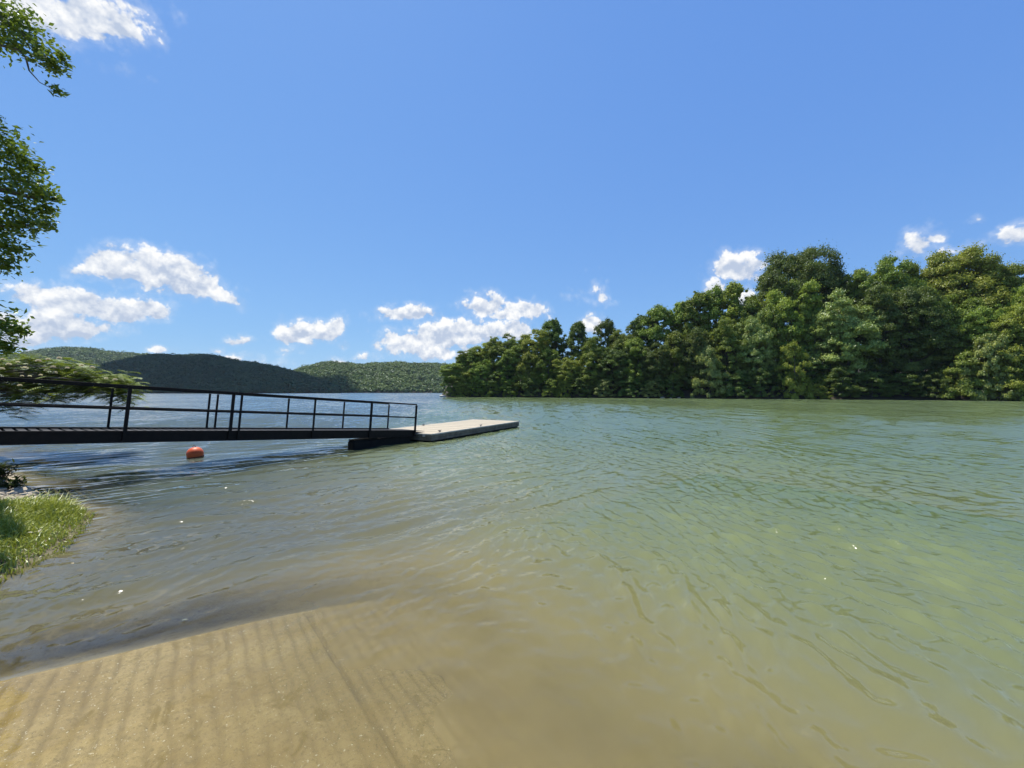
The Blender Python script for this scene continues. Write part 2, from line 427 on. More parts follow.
# ------------------------------------------------------------------ foliage builders
def unit(v): return v/np.maximum(np.linalg.norm(v, axis=-1, keepdims=True), 1e-9)
def leaves(c, n, L, W, g):
    """diamond leaves with a slight fold; c centres, n normals, L half length, W half width"""
    N = len(c); t = unit(np.cross(n, g.normal(size=(N, 3)))); b = np.cross(n, t)
    L = np.broadcast_to(L, N)[:, None]; W = np.broadcast_to(W, N)[:, None]
    v = np.stack([c-t*L, c+b*W+n*W*.35, c+t*L, c-b*W+n*W*.35], 1).reshape(-1, 3)
    f = np.arange(4*N).reshape(-1, 4)
    return v, f

def crown(kind, hgt, R, base, nclus, nleaf, lsize, seed):
    nleaf = int(nleaf*1.9); lsize *= .72
    g = np.random.default_rng(seed); nclus = int(nclus*.85)
    u = g.random(nclus)
    if kind == 'round':
        hf = base+(1-base)*u**.85
        q = (hf-base)/(1-base); prof = np.sqrt(np.clip(1-(2*q-.92)**2/1.22, .03, 1))
    elif kind == 'tall':
        hf = base+(1-base)*u**1.15
        q = (hf-base)/(1-base); prof = np.clip(np.minimum(1, .6+q*1.8), 0, 1)*np.sqrt(np.clip(1.04-q**3.2, .03, 1))
    elif kind == 'bush':
        hf = base+(1-base)*u**1.3
        q = (hf-base)/(1-base); prof = np.sqrt(np.clip(1-q**2*.98, .02, 1))
    else:
        hf = base+(1-base)*u
        q = (hf-base)/(1-base); prof = np.sqrt(np.clip(1-(2*q-.85)**2/1.45, .04, 1))
    az = g.random(nclus)*2*np.pi
    ka, kb, kc = g.random(3)*6.28
    lobe = 1+.16*np.sin(2*az+ka+q*3)+.13*np.sin(3*az+kb-q*5)+.10*np.sin(7*q*2+kc+az)
    rr_ = R*prof*lobe*(g.random(nclus)**.42)*(.82+.25*g.random(nclus))
    C = np.stack([rr_*np.cos(az), rr_*np.sin(az), hf*hgt*(1+.02*np.clip(g.normal(size=nclus), -1.5, .6))], 1)
    if kind in ('round', 'broad'):
        dd = unit(g.normal(size=(nclus, 3))); dd[:, 2] = np.where((dd[:, 2] < -.3) & (g.random(nclus) < .5), -dd[:, 2], dd[:, 2])
        a2 = np.arctan2(dd[:, 1], dd[:, 0]); lk = .55 if kind == 'round' else 1.; lob = 1+lk*(.13*np.sin(3*a2+ka+dd[:, 2]*4)+.12*np.sin(2*a2+kb-dd[:, 2]*5)+.10*np.sin(5*a2+kc+dd[:, 2]*7))
        rho = (.42+.58*g.random(nclus)**.4)*lob
        sup = np.where(dd[:, 2] < 0, .35, .78 if kind == 'broad' else .9)
        hor = np.hypot(dd[:, 0], dd[:, 1])**sup; hor = hor/np.maximum(np.hypot(dd[:, 0], dd[:, 1]), 1e-6)
        C = np.stack([dd[:, 0]*hor*R*rho, dd[:, 1]*hor*R*rho, hgt*(base+(1-base)*(.5+.5*dd[:, 2]*rho))], 1)
    cr = (.115*R+.040*hgt*.5)*(.35+1.0*g.random(nclus)**1.4)
    if kind == 'tall': cr *= .95
    per = np.maximum(6, (nleaf*cr**2/np.sum(cr**2))).astype(int)
    ci = np.repeat(np.arange(nclus), per); N = len(ci)
    d = unit(g.normal(size=(N, 3))); d[:, 2] = np.where(d[:, 2] < -.25, -d[:, 2]*.6, d[:, 2])
    rad_ = np.where(g.random(N) < .55, .62+.42*g.random(N), np.minimum(np.abs(g.normal(size=N))*.75, 1.5))
    pos = C[ci]+d*rad_[:, None]*cr[ci][:, None]*np.array((1.08, 1.08, .92) if kind != 'tall' else (.85, .85, 1.45))
    keep = pos[:, 2] > .05; pos = pos[keep]; ci = ci[keep]; d = d[keep]; N = len(ci)
    out = unit(C[ci]*np.array((1, 1, .0))+1e-6)
    n = unit(d*.8+out*.25+np.array((0, 0, .25))+g.normal(size=(N, 3))*.5)
    L = lsize*(.6+.8*g.random(N))
    v, f = leaves(pos, n, L, L*(.42+.2*g.random(N)), g)
    tone = np.clip(.5+.28*g.normal(size=nclus), 0, 1)[ci]
    return v, f, np.repeat(tone, 4), C

def trunk_mb(hgt, R, C, r0, g, limbs=14, lean=.02):
    mb = MB(); pts = []; n = 8
    ox, oy = g.normal()*lean*hgt, g.normal()*lean*hgt
    def ax(k): return Vector((ox*math.sin(k*2.2), oy*math.sin(k*1.9), hgt*.93*k))
    pts = [ax(i/n) for i in range(n+1)]
    mb.tube(pts, [r0*1.35]+[r0*(1-.9*i/n)+.02 for i in range(1, n+1)], 8)
    order = g.permutation(len(C))[:limbs]
    for j in order:
        c = Vector(C[j]); k = max(.10, min(.85, c.z/hgt*.72)); a = ax(k)
        mid = a.lerp(c, .5)+Vector((0, 0, -.03*hgt)); r = max(.03, r0*(1-.9*k)*.55)
        mb.tube([a, mid, c], [r, r*.6, r*.2], 6)
    return mb

PROTO = {}
def proto(key, kind, hgt, R, base, nclus, nleaf, lsize, r0, seed):
    g = np.random.default_rng(seed+100)
    v, f, tone, C = crown(kind, hgt, R, base, nclus, nleaf, lsize, seed)
    cm = mesh_np(key+'_crown', v, f, L_MID, False, {'tone': tone})
    tm = trunk_mb(hgt, R, C, r0, g).mesh(key+'_trunk', M_BARK, True)
    PROTO[key] = (cm, tm, float(np.percentile(v[:, 2], 99.9)), float(np.percentile(np.hypot(v[:, 0], v[:, 1]), 97)))
proto('oak_a', 'round', 24, 9.5, .12, 520, 52000, .28, .45, 1)
proto('oak_b', 'round', 22, 8.0, .08, 460, 44000, .27, .40, 2)
proto('tall_a', 'tall', 20, 4.2, .06, 300, 22000, .27, .28, 3)
proto('tall_b', 'tall', 20, 3.6, .05, 280, 20000, .26, .26, 4)
proto('tall_c', 'tall', 20, 5.0, .05, 300, 24000, .28, .30, 5)
proto('broad_a', 'broad', 18, 6.0, .05, 400, 32000, .28, .32, 6)
proto('broad_b', 'broad', 18, 5.4, .04, 380, 30000, .28, .30, 7)
proto('broad_c', 'broad', 18, 6.6, .05, 410, 33000, .29, .34, 8)
proto('bush_a', 'bush', 8, 4.6, .03, 170, 14000, .23, .12, 9)
proto('bush_b', 'bush', 8, 4.0, .02, 150, 13000, .22, .11, 10)

# far shore: where the water meets the wood, by column of the picture
SHX = np.array([380, 440, 470, 600, 690, 780, 900, 1024, 1120, 1220], float)
SHY = np.array([140, 134, 130, 113.5, 105, 96, 86.5, 76, 70, 64], float)
def shore(px): return float(np.interp(px, SHX, SHY))
def shore_pt(px, off):
    Y = shore(px)+off
    return ((px-512)/F*Y, Y)
def rise(off): return .25+11*(1-math.exp(-max(0, off)*.045)) if off > .3 else .1

# ground of the wooded shore
cols = np.linspace(441, 1220, 90); offs = np.array([-1.2, 0, .6, 1.6, 4, 9, 18, 32, 55])
V = []
for c in cols:
    for of in offs:
        x, y = shore_pt(c, of); e = min(1, (c-441)/12)
        V.append((x, y, (-.4 if of < 0 else (.05 if of == 0 else rise(of)*e+.1*math.sin(c*.3+of)))-.3*(1-e)))
nc, no = len(cols), len(offs); idx = np.arange(nc*no).reshape(nc, no)
ff = np.stack([idx[:-1, :-1], idx[1:, :-1], idx[1:, 1:], idx[:-1, 1:]], -1).reshape(-1, 4)
tag(link('far_shore', mesh_np('far_shore', V, ff, M_SOIL, True)), kind='structure')

TREES = []
def tree(px, top, hw, off, key, mat, name, label, group, bark=M_BARK, cat='tree'):
    cm, tm, h0, R0 = PROTO[key]
    x, y = shore_pt(px, off); bz = rise(off)-.15
    hgt = (HY-top)*y/F+H-bz; sr = hw*y/F/R0
    o = empty(name, (x, y, bz), (0, 0, random.random()*6.28)); o.scale = (sr, sr, hgt/h0)
    a = link('crown', cm, o); b = link('trunk', tm, o)
    if random.random() < .4: bark = M_BARKG
    a.material_slots[0].link = 'OBJECT'; a.material_slots[0].material = mat
    b.material_slots[0].link = 'OBJECT'; b.material_slots[0].material = bark
    tag(o, label, cat, group); TREES.append(o)
    return o

GS = 'trees on the skyline of the wooded shore'
SKY = [
 (458,362,14,3,'broad_b',L_OLIVE,'low olive green tree at the left tip of the wooded shore'),
 (470,350,14,7,'broad_a',L_MID,'second tree in from the left tip of the wooded shore, mid green crown'),
 (484,343,13,10,'broad_b',L_LIGHT,'light green tree behind the left tip of the wooded shore'),
 (500,334,15,9,'broad_c',L_MID,'rounded mid green tree forming the first high point from the left tip'),
 (518,339,14,8,'broad_a',L_MID,'mid green tree in the dip left of the dock end, above the water'),
 (536,330,16,9,'broad_b',L_LIGHT,'broad light green tree just left of the narrow dark spire'),
 (554,319,12,12,'tall_a',L_DARK,'narrow dark spire shaped tree standing above its paler left neighbours'),
 (578,322,11,12,'tall_b',L_DARK,'thin dark pointed tree beside the gap with a white cloud'),
 (592,337,13,9,'broad_a',L_MID,'lower tree under the small white cloud in the skyline gap'),
 (607,319,12,12,'tall_c',L_DARK,'dark pointed tree just right of the white cloud gap'),
 (623,326,15,10,'broad_c',L_OLIVE,'olive crowned tree in the level stretch of skyline'),
 (641,315,13,13,'tall_a',L_DARK,'dark narrow tree where the skyline begins to climb'),
 (659,306,18,12,'tall_c',L_MID,'wide pointed tree on the climbing skyline, mid green'),
 (681,302,12,14,'tall_b',L_OLIVE,'sparse thin olive spire on the climbing skyline'),
 (698,292,16,13,'tall_a',L_MID,'tall narrow tree left of the triple pointed group'),
 (716,286,15,14,'tall_c',L_MID,'leftmost of three pointed trees under the puffy white cloud'),
 (735,283,15,13,'tall_b',L_LIGHT,'middle pointed tree under the puffy white cloud, lighter green'),
 (749,298,12,11,'tall_a',L_MID,'shortest of the pointed trees, next to the big round oak'),
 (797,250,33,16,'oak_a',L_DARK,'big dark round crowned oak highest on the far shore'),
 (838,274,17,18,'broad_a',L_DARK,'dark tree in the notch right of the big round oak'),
 (857,270,19,16,'broad_b',L_MID,'mid green tree stepping up from the notch'),
 (886,255,27,14,'broad_c',L_MID,'uneven topped tall tree between the two largest crowns'),
 (909,262,20,18,'broad_a',L_OLIVE,'olive tree in the shallow dip left of the wide pale dome'),
 (935,258,26,18,'broad_c',L_OLIVE,'wide leafy tree leaning on the pale dome tree'),
 (966,249,32,16,'oak_b',L_LIGHT,'wide pale green dome tree near the right edge'),
 (998,266,20,17,'broad_b',L_MID,'mid green tree sloping down from the pale dome'),
 (1020,286,18,12,'broad_a',L_LIGHT,'light green tree at the right edge of the photo'),
 (1056,294,26,14,'broad_c',L_MID,None),(1094,286,30,12,'oak_b',L_MID,None)]
for px, top, hw, off, key, mat, lab in SKY:
    tree(px, top, hw*(1.35 if 'tall' in key else 1.2), off, key, mat, 'skyline_tree', lab or 'leafy tree past the right edge of the photo', GS)
GM = 'middle row trees of the wooded shore'
MID = [
 (465,366,12,1.5,'broad_a',L_LIGHT,'small bright tree over the water near the left tip'),
 (482,360,13,2.5,'broad_c',L_OLIVE,'olive tree low on the shore behind the floating dock'),
 (507,354,13,3,'tall_b',L_MID,'mid green front tree above the far dock corner'),
 (529,352,13,3,'tall_c',L_LIGHT,'full light green front tree below the broad skyline tree'),
 (549,348,14,4,'tall_c',L_MID,'upright front tree below the dark spire'),
 (568,358,14,2.5,'broad_b',L_LIGHT,'yellowish round front tree left of a dark hollow'),
 (590,352,15,3,'tall_c',L_OLIVE,'olive upright front tree below the cloud gap'),
 (613,346,18,4,'broad_a',L_DARK,'dark front tree with a deep shaded base'),
 (636,338,16,4,'tall_a',L_OLIVE,'olive front tree under the climbing skyline'),
 (655,344,15,2.5,'broad_b',L_DARK,'shaded front tree left of the pale overhanging bush'),
 (676,332,17,5,'tall_c',L_MID,'upright mid green front tree under the thin olive spire'),
 (698,328,16,4,'broad_b',L_DARK,'dark front tree behind the pale overhanging bush'),
 (728,318,20,4,'broad_a',L_MID,'mid green front tree under the pointed trio'),
 (755,312,19,4,'broad_c',L_SILVER,'silvery front tree below the big round oak, left side'),
 (772,305,17,6,'tall_c',L_MID,'upright front tree against the big round oak'),
 (792,282,24,9,'broad_b',L_LIGHT,'yellow green tree standing in front of the big round oak'),
 (815,300,18,7,'broad_a',L_MID,'mid green tree under the right half of the round oak'),
 (846,292,31,5,'broad_c',L_SILVER,'large silvery green tree lit on its left shoulder'),
 (882,284,28,6,'broad_a',L_DARK,'dark heavy tree beside the large silvery one'),
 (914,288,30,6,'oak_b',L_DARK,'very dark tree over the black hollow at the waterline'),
 (946,296,26,7,'broad_b',L_MID,'mid green tree below the wide pale dome'),
 (978,302,26,6,'broad_c',L_OLIVE,'olive front tree between the dome and the right edge'),
 (1008,306,24,5,'broad_a',L_LIGHT,'bright front tree close to the right edge'),
 (1044,308,26,5,'broad_b',L_MID,None)]
for px, top, hw, off, key, mat, lab in MID:
    tree(px, top, hw, off, key, mat, 'front_tree', lab or 'leafy front tree past the right edge of the photo', GM)
GB = 'bushes overhanging the far waterline'
BUSH = [
 (451,376,9,.5,L_OLIVE,'olive bush at the very left tip of the wooded shore'),
 (463,380,9,.3,L_LIGHT,'light green bush second from the left tip at the waterline'),
 (478,379,10,.5,L_MID,'mid green bush at the waterline behind the dock'),
 (493,381,9,.3,L_OLIVE,'olive bush at the waterline above the dock middle'),
 (511,380,10,.3,L_MID,'mid green bush at the waterline above the dock end'),
 (531,378,11,.4,L_DARK,'dark bush at the waterline right of the dock end'),
 (552,379,10,.4,L_MID,'rounded mid green bush under the dark spire'),
 (563,374,8,.2,L_LIGHT,'pale bush at the waterline beside a dark hollow'),
 (583,377,12,.4,L_DARK,'dark spreading bush below the cloud gap'),
 (605,379,12,.4,L_SILVER,'silvery bush low over the water in deep shade'),
 (630,377,12,.4,L_DARK,'dark bush at the waterline under the olive tree'),
 (652,379,11,.4,L_SILVER,'silvery bush by the pale shore stones'),
 (673,378,10,.4,L_DARK,'dark bush at the waterline left of the pale overhanging bush'),
 (709,346,17,.2,L_SILVER,'tall pale bush leaning out over the water under the pointed trees'),
 (737,372,13,.4,L_DARK,'shaded bush right of the tall pale bush'),
 (760,368,14,.5,L_DARK,'shaded bush below the silvery front tree'),
 (795,342,15,.3,L_LIGHT,'tall sunlit yellow green bush at the waterline below the oak'),
 (818,384,12,.1,L_LIGHT,'low bright bush at the waterline beside the sunlit tall bush'),
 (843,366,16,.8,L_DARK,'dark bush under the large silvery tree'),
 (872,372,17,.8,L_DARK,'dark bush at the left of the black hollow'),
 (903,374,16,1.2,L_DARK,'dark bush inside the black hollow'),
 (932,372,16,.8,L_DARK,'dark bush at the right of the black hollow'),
 (962,352,19,.4,L_OLIVE,'olive bush below the middle of the dome tree'),
 (990,334,22,.2,L_SILVER,'large silvery bush leaning over the water near the right edge'),
 (1020,346,20,.2,L_LIGHT,'light green bush cut by the right edge'),
 (1050,350,22,.3,L_MID,None)]
for i, (px, top, hw, off, mat, lab) in enumerate(BUSH):
    tree(px, top, hw, off, 'bush_a' if i % 2 else 'bush_b', mat, 'waterside_bush', lab or 'leafy bush past the right edge of the photo', GB, cat='bush')

for px in range(470, 1050, 30):     # undergrowth in the shade behind the first row
    q = random.random()
    tree(px+8*q, shore(px) and HY-(40 if px < 700 else 56)+16*q, 17+6*q+(px-470)*.012, 5.5+2*q, 'bush_a' if q > .5 else 'bush_b', L_DARK if q > .4 else L_MID, 'undergrowth_bush',
         'dark undergrowth bush filling the shade between the trunks behind the far waterline', 'undergrowth behind the far waterline', cat='bush')

# pale stones on the far waterline
def rock_mesh(name, sx, sy, sz, seed, mat=M_ROCK):
    import bmesh
    bm = bmesh.new(); bmesh.ops.create_icosphere(bm, subdivisions=2, radius=1)
    g = np.random.default_rng(seed); k = g.normal(size=(5, 3))*2; p = g.random(5)*6
    for v in bm.verts:
        d = 1+.12*sum(math.sin(k[i].dot(np.array(v.co))+p[i]) for i in range(5))/1.6
        v.co = Vector((v.co.x*sx*d, v.co.y*sy*d, v.co.z*sz*d))
    me = bpy.data.meshes.new(name); bm.to_mesh(me); bm.free(); me.materials.append(mat); me.update(); return me
for i, (px, sx, lab) in enumerate([(662,.7,'largest pale stone on the far waterline, left of the pale bush'),(671,.4,'small pale stone just right of the largest stone on the far waterline'),
                                    (679,.45,'pale stone nearest to the tall pale bush on the far waterline'),(648,.35,'small pale stone leftmost on the far waterline under the dark trees')]):
    x, y = shore_pt(px, -.7)
    o = link('shore_stone', rock_mesh('shore_stone', sx, .5, sx*.55, 50+i)); o.location = (x, y, .08)
    tag(o, lab, 'stone', 'pale stones on the far waterline')
x, y = shore_pt(442.5, -1.5)
o = link('shore_glint', rock_mesh('shore_glint', 1.1, .9, .55, 60, rough_mat('white_glint', (.52, .50, .44), (.62, .60, .54), 3, .8, .2))); o.location = (x, y, .15)  # pale rock shape standing in for a white glint on the water
tag(o, 'white water glint built as a boulder at the water beside the left tip of the wood', 'glint_rock')

# ------------------------------------------------------------------ far hills and their woods
def hill(name, fname, lab, crest, y0, y1, mat, seed, ncr, cw, soil):
    """crest: (column, row) of the canopy top; y0 waterline distance, y1 crest distance"""
    cx = np.array([c[0] for c in crest], float); cy = np.array([c[1] for c in crest], float)
    g = np.random.default_rng(seed)
    def zc(px): return np.maximum((HY-np.interp(px, cx, cy))*y1/F+H-cw*.75, -1.)
    def hz_(px, k):   # k 0 at the water, 1 at the crest, then down the far side
        prof = np.where(k < 1, np.sin(np.clip(k, 0, 1)*np.pi/2)**1.15, 1-.35*(k-1))
        return -.5+(zc(px)+.5)*prof+1.2*np.sin(px*.11+k*4)*np.clip(k, 0, 1)*np.clip(zc(px)/12, 0, 1)
    P = np.linspace(cx[0], cx[-1], 120); K = np.linspace(0, 1.6, 26)
    PP, KK = np.meshgrid(P, K, indexing='ij'); Y = y0+(y1-y0)*KK; X = (PP-512)/F*Y
    Z = hz_(PP, KK)
    n0, n1 = PP.shape; ix = np.arange(n0*n1).reshape(n0, n1)
    f = np.stack([ix[:-1, :-1], ix[1:, :-1], ix[1:, 1:], ix[:-1, 1:]], -1).reshape(-1, 4)
    tag(link(name, mesh_np(name, np.stack([X.ravel(), Y.ravel(), Z.ravel()], 1), f, soil, True)), kind='structure')
    # canopy: many separate crowns of leaf clumps merged as one wood
    pp = cx[0]+(cx[-1]-cx[0])*g.random(ncr); kk = g.random(ncr)**.8*1.12
    yy = y0+(y1-y0)*kk; xx = (pp-512)/F*yy; z0 = hz_(pp, kk)
    ok = zc(pp) > .5; xx, yy, z0, kk = xx[ok], yy[ok], z0[ok], kk[ok]; n = len(xx)
    r = cw*(.30+.42*g.random(n)**1.6); hh = r*(1.0+.5*g.random(n))+cw*.12*lumps(xx*.03, yy*.03)
    m = 64
    ci = np.repeat(np.arange(n), m); d = unit(g.normal(size=(n*m, 3))); d[:, 2] = np.where(d[:, 2] < -.35, -d[:, 2], d[:, 2])
    low = (kk < .06)[ci]
    pos = np.stack([xx[ci], yy[ci], z0[ci]+hh[ci]*.45], 1)+d*np.stack([r, r, hh*.75], 1)[ci]*(.75+.3*g.random((n*m, 1)))
    pos[:, 2] = np.where(low, pos[:, 2]*.8, pos[:, 2])
    nn = unit(d+np.array((0, 0, .35))+g.normal(size=d.shape)*.2)
    L = cw*.125*(.6+.8*g.random(n*m))
    v, f = leaves(pos, nn, L, L*.75, g)
    tone = np.repeat(np.clip(.5+.3*g.normal(size=n)+.3*lumps(xx*.022, yy*.022), 0, 1)[ci], 4)
    o = link(fname, mesh_np(fname, v, f, mat, False, {'tone': tone})); tag(o, lab, 'wood', kind='stuff')
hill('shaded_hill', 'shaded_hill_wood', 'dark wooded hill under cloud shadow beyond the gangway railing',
     [(20,391),(60,384),(90,374),(110,364),(130,359),(155,356),(180,355),(205,357),(230,360),(255,364),(280,369),(300,374),(320,381),(338,388),(352,394)], 430, 560, L_HILL_SHADE, 21, 8000, 8.5, M_SOIL)
hill('left_hill', 'left_hill_wood', 'paler wooded hill behind the dark one, at far left',
     [(-160,372),(-60,362),(0,355),(20,354),(45,350),(65,348),(85,349),(110,352),(140,354),(170,358),(200,364),(240,374),(270,386)], 760, 980, L_HILL, 22, 6000, 12, M_SOIL)
hill('right_hill', 'right_hill_wood', 'sunlit wooded hill between the dark hill and the wooded shore',
     [(255,385),(285,374),(305,367),(325,364),(345,363.5),(365,365),(385,364.5),(400,363),(425,364),(445,366),(465,369),(500,374),(540,382)], 560, 800, L_HILL, 23, 6500, 10.5, M_SOIL)

# a real cumulus high over the lake: its shadow darkens the nearer hill
import bmesh
def cumulus(loc, size, seed):
    bm = bmesh.new(); g = np.random.default_rng(seed)
    for i in range(26):
        a = g.random()*6.28; q = g.random()**.5
        c = Vector((math.cos(a)*q*size[0], math.sin(a)*q*size[1], (1-q)*size[2]*g.random()*1.2)); r = size[2]*(.55+.5*g.random())*(1.15-.5*q)
        bmesh.ops.create_icosphere(bm, subdivisions=3, radius=r, matrix=Matrix.Translation(c) @ Matrix.Diagonal((1.25, 1.1, .75, 1)))
    for v in bm.verts:
        p = v.co/size[2]*2.6
        v.co *= 1+.035*(math.sin(3*p.x+p.y)+math.sin(2.6*p.y-p.z*2)+math.sin(3.4*p.z+p.x*2))
    me = bpy.data.meshes.new('cloud'); bm.to_mesh(me); bm.free(); me.materials.append(M_CLOUD)
    for p in me.polygons: p.use_smooth = True
    o = link('cloud', me); o.location = loc
    tag(o, 'white cumulus high above the lake, shading the dark hill', 'cloud')
CA = 2000; tk = CA/SUN.z
cumulus((-365+SUN.x*tk, 500+SUN.y*tk, CA), (215, 90, 75), 3)

# ------------------------------------------------------------------ gangway
GU = 1.83; GAZ = rad(35.7); GSL = math.atan(.0767); GW = 1.45
gang = empty('gangway', (-6.66, 9.74, .836), (-GSL, 0, -GAZ))
tag(gang, 'dark steel gangway with two pipe railings sloping down to the dock', 'gangway')
YA, YB = -2.75*GU, 3*GU+.02
for x0 in (-.05, -GW-.01):
    b = MB(); b.box(x0, x0+.06, YA, YB-.02, -.21, 0); b.box(x0-.012, x0+.072, YA, YB-.02, -.225, -.211); b.box(x0-.012, x0+.072, YA, YB-.02, .001, .014)
    b.build('side_beam', M_STEEL, gang)
b = MB()
k = YA+.05
while k < YB-.3:
    b.box(-GW+.06, -.06, k, k+.105, -.055, -.02); k += .15
b.build('deck', M_GRATE, gang)
b = MB()
for i in range(9):
    yk = YA+.4+i*1.2
    if yk < YB: b.box(-GW+.06, -.06, yk, yk+.05, -.17, -.06)
b.build('cross_beam', M_STEEL, gang)
b = MB(); b.box(-GW+.08, -.08, YB-.29, YB+.55, -.03, -.018); b.build('hinge_flap', M_GRATE, gang)
RH = .92
for x0, us in ((-.02, (-2.1, -1.105, -.099, 0, 1, 2, 3)), (-GW+.02, (-2.1, -1.105, -.099, 0, 1, 2, 3))):
    sgn = 1 if x0 > -.5 else -1
    for i, u in enumerate(us):
        w = .029 if (sgn > 0 and u in (-1.105, -.099, 2, 3)) else .021
        y = u*GU
        b = MB()
        if sgn > 0: b.box(x0+.044, x0+.044+2*w*.8, y-w, y+w, -.2, RH-.03)
        else: b.box(x0-.044-2*w*.8, x0-.044, y-w, y+w, -.2, RH-.03)
        b.build('post', M_STEEL, gang)
    xr = x0+sgn*.07
    for ya, yb in ((YA+.1, -.05*GU-.004), (-.05*GU+.004, YB-.02)):
        b = MB(); b.box(xr-.032, xr+.032, ya, yb, RH-.022, RH+.022, .006); b.build('top_rail', M_STEEL, gang)
        b = MB(); xm = x0+sgn*.02; b.box(xm-.02, xm+.02, ya, yb, .44, .485, .005); b.build('middle_rail', M_STEEL, gang)

# ------------------------------------------------------------------ floating dock
DAZ = rad(27.4); DL, DW, DT = 6.95, 2.75, .30
dock = empty('floating_dock', (-2.83, 14.1, 0), (0, 0, -DAZ))
tag(dock, 'low floating dock with pale plank deck and weathered grey board sides', 'dock')
b = MB(); k = .03
while k < DL-.05:
    b.box(-DW+.05, -.05, k, min(k+.135, DL-.03), DT-.035, DT+.004*math.sin(k*9), .004); k += .15
b.build('deck', M_DECK, dock)
b = MB()
b.box(-.052, 0, 0, DL, DT-.045, DT+.006, .006); b.box(-DW, -DW+.052, 0, DL, DT-.045, DT+.006, .006)
b.box(-DW+.056, -.056, -.003, .026, DT-.045, DT+.004, .005); b.box(-DW+.056, -.056, DL-.026, DL+.003, DT-.045, DT+.004, .005)
b.build('rim', M_CAP, dock)
for z0, z1 in ((DT-.15, DT-.052), (DT-.245, DT-.158)):
    b = MB()
    b.box(-.045, -.008, .01, DL-.01, z0, z1, .005); b.box(-DW+.008, -DW+.045, .01, DL-.01, z0, z1, .005)
    b.box(-DW+.05, -.05, .008, .04, z0, z1, .005); b.box(-DW+.05, -.05, DL-.04, DL-.008, z0, z1, .005)
    b.build('side_board', M_FASCIA, dock)
b = MB(); b.box(-DW+.06, -.06, .05, DL-.05, -.25, DT-.06, .03); b.build('float_tank', M_FLOAT, dock)
def cleat(x, y, rot):
    b = MB()
    b.box(-.035, .035, -.05, .05, 0, .012, .004); b.tube([(0, -.03, .01), (0, -.03, .05)], .011); b.tube([(0, .03, .01), (0, .03, .05)], .011)
    b.tube([(0, -.13, .062), (0, -.07, .054), (0, .07, .054), (0, .13, .062)], [.007, .013, .013, .007])
    o = b.build('cleat', M_CLEAT, dock, True); o.location = (x, y, DT+.001); o.rotation_euler = (0, 0, rot)
for x, y in ((-.22, .75), (-.2, 3.6), (-DW+.22, 2.6), (-DW+.22, .35)): cleat(x, y, .1)
b = MB(); b.box(-.40, -.28, -.012, -.004, .19, .27, .003); b.build('bracket_plate', M_CAP, dock)
# black landing float under the gangway foot, built in the dock's own frame
lf = MB(); lf.box(-.36, -.03, 3.12, 5.35, -.22, .27, .04); lf.box(-.34, -.05, 3.16, 4.0, .272, .31); lf.box(-1.5, -.365, 4.3, 5.35, -.22, .268, .04)
lo = lf.build('landing_float', M_FLOAT, dock)
G = Matrix.Translation((-6.66, 9.74, 0)) @ Matrix.Rotation(-GAZ, 4, 'Z'); D = Matrix.Translation((-2.83, 14.1, 0)) @ Matrix.Rotation(-DAZ, 4, 'Z')
lo.matrix_local = D.inverted() @ G

# ------------------------------------------------------------------ mooring buoy
buoy = empty('mooring_buoy', (-8.62, 10.93, 0), (rad(5), rad(-4), 0))
tag(buoy, 'round orange mooring buoy floating below the gangway', 'buoy')
prof = [(.001, -.12)]+[(.192*math.cos(t)**.9 if math.cos(t) > 0 else 0, .10+.19*math.sin(t)) for t in np.linspace(-1.3, 1.45, 22)]+[(.02, .292), (.001, .292)]
MB().lathe(prof, 36).build('float_body', M_BUOY, buoy, True)
MB().lathe([(.150, -.03), (.184, -.02), (.192, .02), (.195, .035), (.186, .04)], 36).build('waterline_band', M_BUOYRING, buoy, True)
b = MB(); b.tube([(.035*math.cos(t), 0, .30+.04*math.sin(t)) for t in np.linspace(-.4, 3.54, 12)], .008, 6); b.build('lifting_ring', M_CLEAT, buoy, True)

# ------------------------------------------------------------------ the bank: grass, gravel, weeds
g = np.random.default_rng(31)
def blades(X, Y, Hh, W, lean, g):
    n = len(X); Z = land_z(X, Y)-.01; a = g.random(n)*6.28; la = g.random(n)*6.28
    bx, by = np.cos(a)*W, np.sin(a)*W; lx, ly = np.cos(la)*lean*Hh, np.sin(la)*lean*Hh
    p0 = np.stack([X, Y, Z], 1); up = np.stack([lx*.35, ly*.35, Hh*.6], 1); tp = np.stack([lx, ly, Hh*(1-.25*lean)], 1); B = np.stack([bx, by, 0*bx], 1)
    v = np.stack([p0-B, p0+B, p0+up+B*.8, p0+up-B*.8, p0+tp+B*.12, p0+tp-B*.12], 1).reshape(-1, 3)
    k = np.arange(n)*6
    return v, np.concatenate([np.stack([k, k+1, k+2, k+3], 1), np.stack([k+3, k+2, k+4, k+5], 1)])
N = 95000
X = -10+5.3*g.random(N); Y = 1.5+5.2*g.random(N); d = bank_sd(X, Y)
d = d+0.08*np.exp(-np.hypot(X+5.5, Y-4.8)**2/4)
ok = (d > -.13+.09*g.random(N)) & (Y < 5.75+.25*lumps(X*2, Y)+np.clip((X+6.9)*.9, -.3, .6)) & (g.random(N) < np.clip(.55+d*1.5, 0, 1))
X, Y, d = X[ok], Y[ok], d[ok]; n = len(X)
hgt = (.07+.10*g.random(n)**1.5)*(1+.45*lumps(X*3, Y*3))*np.clip(.55+d*2, .5, 1.15)
tip = np.exp(-((X+6.2)**2+(Y-5.65)**2)/.12); hgt *= 1+1.0*tip
v, f = blades(X, Y, hgt,   .0042+.003*g.random(n), .25+.75*g.random(n), g)
